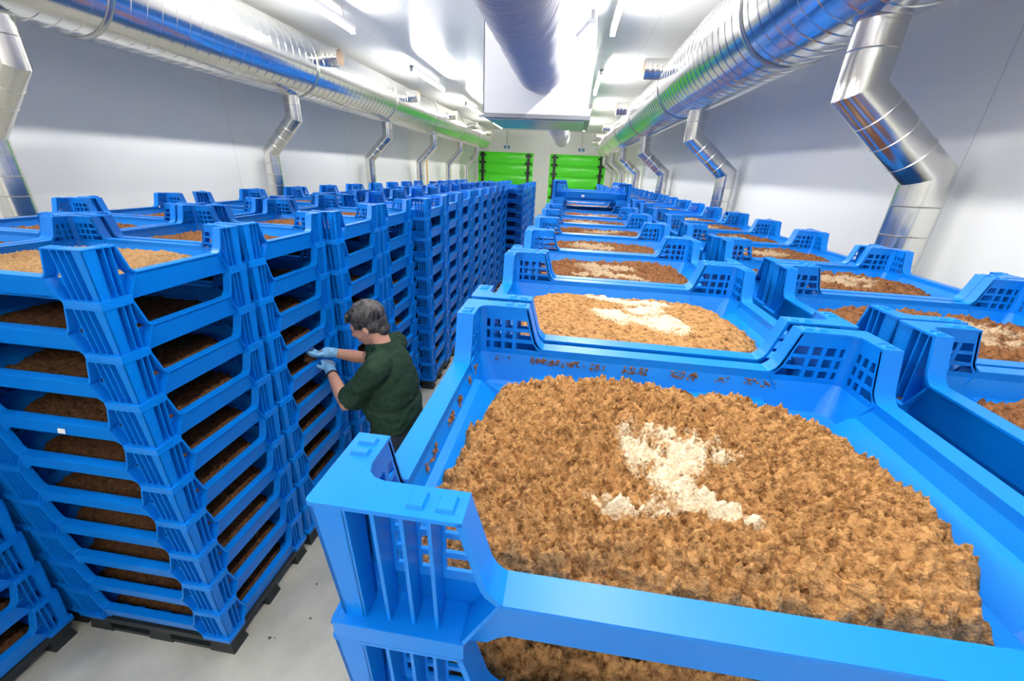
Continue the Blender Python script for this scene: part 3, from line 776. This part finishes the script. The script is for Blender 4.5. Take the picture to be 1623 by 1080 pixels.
def fingers(mb, wrist, mid, palm_dir, across, curl, sc=1., rad=.0085):
    # wrist -> palm -> 4 fingers + thumb
    w = Vector(wrist); d = Vector(palm_dir).normalized(); a = Vector(across); a = (a - d * a.dot(d)).normalized(); nrm = d.cross(a).normalized() * curl
    for q, (off, ln) in enumerate(((-.03, .072), (-.010, .080), (.010, .075), (.029, .060))):
        k0 = w + d * .085 * sc + a * off
        k1 = k0 + (d * .85 + nrm * .5 + a * off * .8).normalized() * ln * .45
        k2 = k1 + (d * .45 + nrm * .9).normalized() * ln * .32
        k3 = k2 + (d * .05 + nrm).normalized() * ln * .25
        chain(mb, [(w + d * .03 + a * off * .6, rad * 1.25), (k0, rad * 1.15), (k1, rad), (k2, rad * .92), (k3, rad * .8)])
    t0 = w + d * .025 - a * .022; t1 = t0 + (d * .6 - a * .75 + nrm * .3).normalized() * .04; t2 = t1 + (d * .85 - a * .15 + nrm * .45).normalized() * .032; t3 = t2 + (d * .8 + nrm * .6).normalized() * .022
    chain(mb, [(t0, rad * 1.5), (t1, rad * 1.25), (t2, rad * 1.05), (t3, rad * .85)])
    ell(mb, w + d * .052, (.043, .043, .02), (d.to_track_quat('X', 'Z') if abs(nrm.z) > .5 else d.to_track_quat('X', 'Z')))
    cap(mb, w - d * .01, w + d * .03, .026, .030)
# body
mb = MB()
hell(mb, (-.012, 0, .035), (.098, .076, .092)); hell(mb, (.018, 0, -.03), (.070, .060, .078)); hell(mb, (.045, 0, -.075), (.040, .042, .036))
hell(mb, (.070, 0, .025), (.022, .055, .03)); hell(mb, (.060, .032, -.03), (.025, .025, .028)); hell(mb, (.060, -.032, -.03), (.025, .025, .028))
cap(mb, hp(.085, 0, .012), hp(.108, 0, -.022), .008, .012); hell(mb, (.100, 0, -.028), (.014, .017, .010))
hell(mb, (.084, 0, -.058), (.014, .024, .006)); hell(mb, (.080, 0, -.069), (.014, .021, .007))
for s in (1, -1):
    hell(mb, (-.010, s * .078, -.008), (.018, .009, .031)); hell(mb, (-.006, s * .076, -.028), (.010, .008, .014))
chain(mb, [(hp(-.03, 0, -.03), .055), (V3('neck') + Vector((.005, 0, .02)), .056), (V3('neck') + Vector((.01, 0, -.05)), .068)])
ell(mb, V3('chest'), (.115, .175, .17)); ell(mb, V3('waist'), (.125, .165, .15)); ell(mb, V3('pelvis'), (.125, .175, .13))
for s in 'lr':
    chain(mb, [(V3(s + 's') + (V3('chest') - V3(s + 's')) * .35 + Vector((0, 0, .05)), .06), (V3(s + 's'), .055), (V3(s + 's') * .5 + V3(s + 'e') * .5, .047), (V3(s + 'e'), .040),
               (V3(s + 'e') * .65 + V3(s + 'w') * .35, .041), (V3(s + 'w'), .026)])
    chain(mb, [(V3(s + 'h'), .09), (V3(s + 'k'), .058), (V3(s + 'k') * .65 + V3(s + 'a') * .35, .055), (V3(s + 'a'), .036)])
    f0 = V3(s + 'a'); chain(mb, [(f0, .035), (f0 + Vector((-.02, 0, -.045)), .036), (f0 + Vector((-.15, 0, -.055)), .030)])
LD = Vector((-.55, .62, .30)); RD = Vector((-.93, -.10, -.25))
fingers(mb, V3('lw'), None, LD, (.5, .6, -.2), 1, rad=.0072)
fingers(mb, V3('rw'), None, RD, (0, 1, 0), -1, rad=.0072)
body = blob('body', mb, .0048, M['skin'], person, 4, BASE)
# shirt
mb = MB()
ell(mb, V3('chest') + Vector((0, 0, .02)), (.138, .205, .175)); ell(mb, V3('waist') + Vector((-.025, 0, .02)), (.162, .200, .17)); ell(mb, V3('pelvis') + Vector((-.002, 0, .10)), (.160, .208, .14))
ell(mb, V3('chest') + Vector((.0, 0, .10)), (.105, .165, .09))
ell(mb, V3('waist') + Vector((-.045, 0, .0)), (.15, .16, .15)); ell(mb, Vector((-.965, 2.06, 1.10)), (.140, .200, .22))
ell(mb, V3('chest') + Vector((-.05, 0, -.03)), (.12, .15, .10))
for z, rx, ry in ((.925, .156, .208),):
    LL = []
    for zz in (z - .03, z + .05): LL.append([(-.97 + rx * math.cos(2 * math.pi * k / 40), 2.06 + ry * math.sin(2 * math.pi * k / 40), zz + .012 * math.sin(k * .9)) for k in range(40)])
    mb.loops(LL)
chain(mb, [(V3('neck') + Vector((.006, 0, -.075)), .105), (V3('neck') + Vector((.010, 0, -.012)), .074)])
for s in 'lr':
    S = V3(s + 's'); Eb = V3(s + 'e'); d = (Eb - S)
    chain(mb, [(V3('neck') + Vector((.01, 0, -.07)), .08), (S + Vector((0, 0, .01)), .080), (S + d * .45, .076)])
    a = S + d * .40; b = S + d * (.86 if s == 'l' else .70); dd = d.normalized(); u = dd.orthogonal().normalized(); v = dd.cross(u)
    LL = [[tuple(c + r_ * (math.cos(2 * math.pi * k / 30) * u + math.sin(2 * math.pi * k / 30) * v)) for k in range(30)] for c, r_ in ((a, .070), (a * .5 + b * .5, .076), (b, .082))]
    mb.loops(LL)
shirt = blob('t_shirt', mb, .0065, M['shirt'], person, 4, BASE, (.026, .065))
# trousers
mb = MB()
ell(mb, V3('pelvis') + Vector((.005, 0, -.03)), (.145, .195, .14))
for s in 'lr':
    chain(mb, [(V3(s + 'h'), .105), (V3(s + 'k'), .076), (V3(s + 'k') * .5 + V3(s + 'a') * .5, .072), (V3(s + 'a') + Vector((0, 0, .02)), .062)])
blob('trousers', mb, .008, M['jeans'], person, 5, BASE, (.012, .06))
for s in 'lr':
    mb = MB(); f0 = V3(s + 'a')
    chain(mb, [(f0 + Vector((.02, 0, -.02)), .042), (f0 + Vector((.02, 0, -.045)), .043), (f0 + Vector((-.09, 0, -.045)), .044), (f0 + Vector((-.17, 0, -.052)), .036)])
    mb.box((f0.x - .20, f0.y - .04, .001), (f0.x + .06, f0.y + .04, .02))
    blob('shoe', mb, .006, M['shoe'], person, 4, BASE)
# gloves
for nm, wr, D, ac, cu in (('l', 'lw', LD, (.5, .6, -.2), 1), ('r', 'rw', RD, (0, 1, 0), -1)):
    mb = MB(); fingers(mb, V3(wr), None, D, ac, cu, rad=.0092)
    d = D.normalized(); w_ = V3(wr); e = (V3(wr[0] + 'e') - w_).normalized()
    cap(mb, w_ + e * .035, w_ + d * .02, .033, .034)
    blob('glove', mb, .0032, M['glove'], person, 3, BASE, (.003, .02))
# dark wrist band
e = (V3('le') - V3('lw')).normalized(); mb = MB(); c = V3('lw') + e * .045
mb.tube([c - e * .008, c - e * .004, c + e * .004, c + e * .008], [.030, .037, .037, .030], 24)
mb.v = [tuple(Vector(v) - BASE) for v in mb.v]; mb.obj('wrist_band', M['black'], person, smooth=True)
# hair
mb = MB(); rr = random.Random(12)
hell(mb, (-.030, 0, .055), (.108, .092, .089)); hell(mb, (-.052, 0, .005), (.072, .080, .075)); hell(mb, (.020, 0, .088), (.075, .072, .042))
hell(mb, (-.076, 0, -.045), (.036, .062, .050)); hell(mb, (-.045, 0, -.01), (.066, .086, .055))
for q in range(190):
    th = rr.uniform(0, 2 * math.pi); ph = rr.uniform(-.25, 1.5)
    x = -.028 + .100 * math.cos(ph) * math.cos(th); y = .085 * math.cos(ph) * math.sin(th); z = .055 + .086 * math.sin(ph)
    if x > .045 and z < .095: continue
    p = hp(x, y, z); q2 = hp(x + .022 * rr.uniform(-.1, 1.), y * 1.06 + rr.uniform(-.012, .012), z - rr.uniform(.004, .022) * (1.4 - math.sin(ph)))
    cap(mb, p, q2, .009, .003)
for q in range(26):
    y = -.06 + .12 * q / 25; p = hp(.055, y, .105); q2 = hp(.088 - abs(y) * .25, y + .01, .070 + rr.uniform(-.012, .01)); cap(mb, p, q2, .011, .004)
for s in (1, -1):
    for q in range(9): cap(mb, hp(.035 - .012 * q, s * .076, .045), hp(.030 - .012 * q, s * .080, .012 - .004 * q), .009, .004)
blob('hair', mb, .0036, M['hair'], person, 2, BASE)
for s in (1, -1):
    mb = MB(); hell(mb, (.078, s * .030, .002), (.012, .013, .006)); mb.v = [tuple(Vector(v) - BASE) for v in mb.v]; mb.obj('eyelid', M['skin'], person, smooth=True)
# substrate held
mb = MB(); rr = random.Random(5)
hc = V3('rw') + RD.normalized() * .13
for q in range(40): ell(mb, hc + Vector((rr.uniform(-.03, .03), rr.uniform(-.035, .02), rr.uniform(-.04, .005))), [rr.uniform(.006, .014)] * 3)
o = blob('substrate_handful', mb, .004, M['crumb'], None, 1, (0, 0, 0), (.006, .01)); tag(o, 'handful of brown substrate held in the right glove inside the tray opening', 'substrate', None, 'stuff')
bpy.context.view_layer.update()
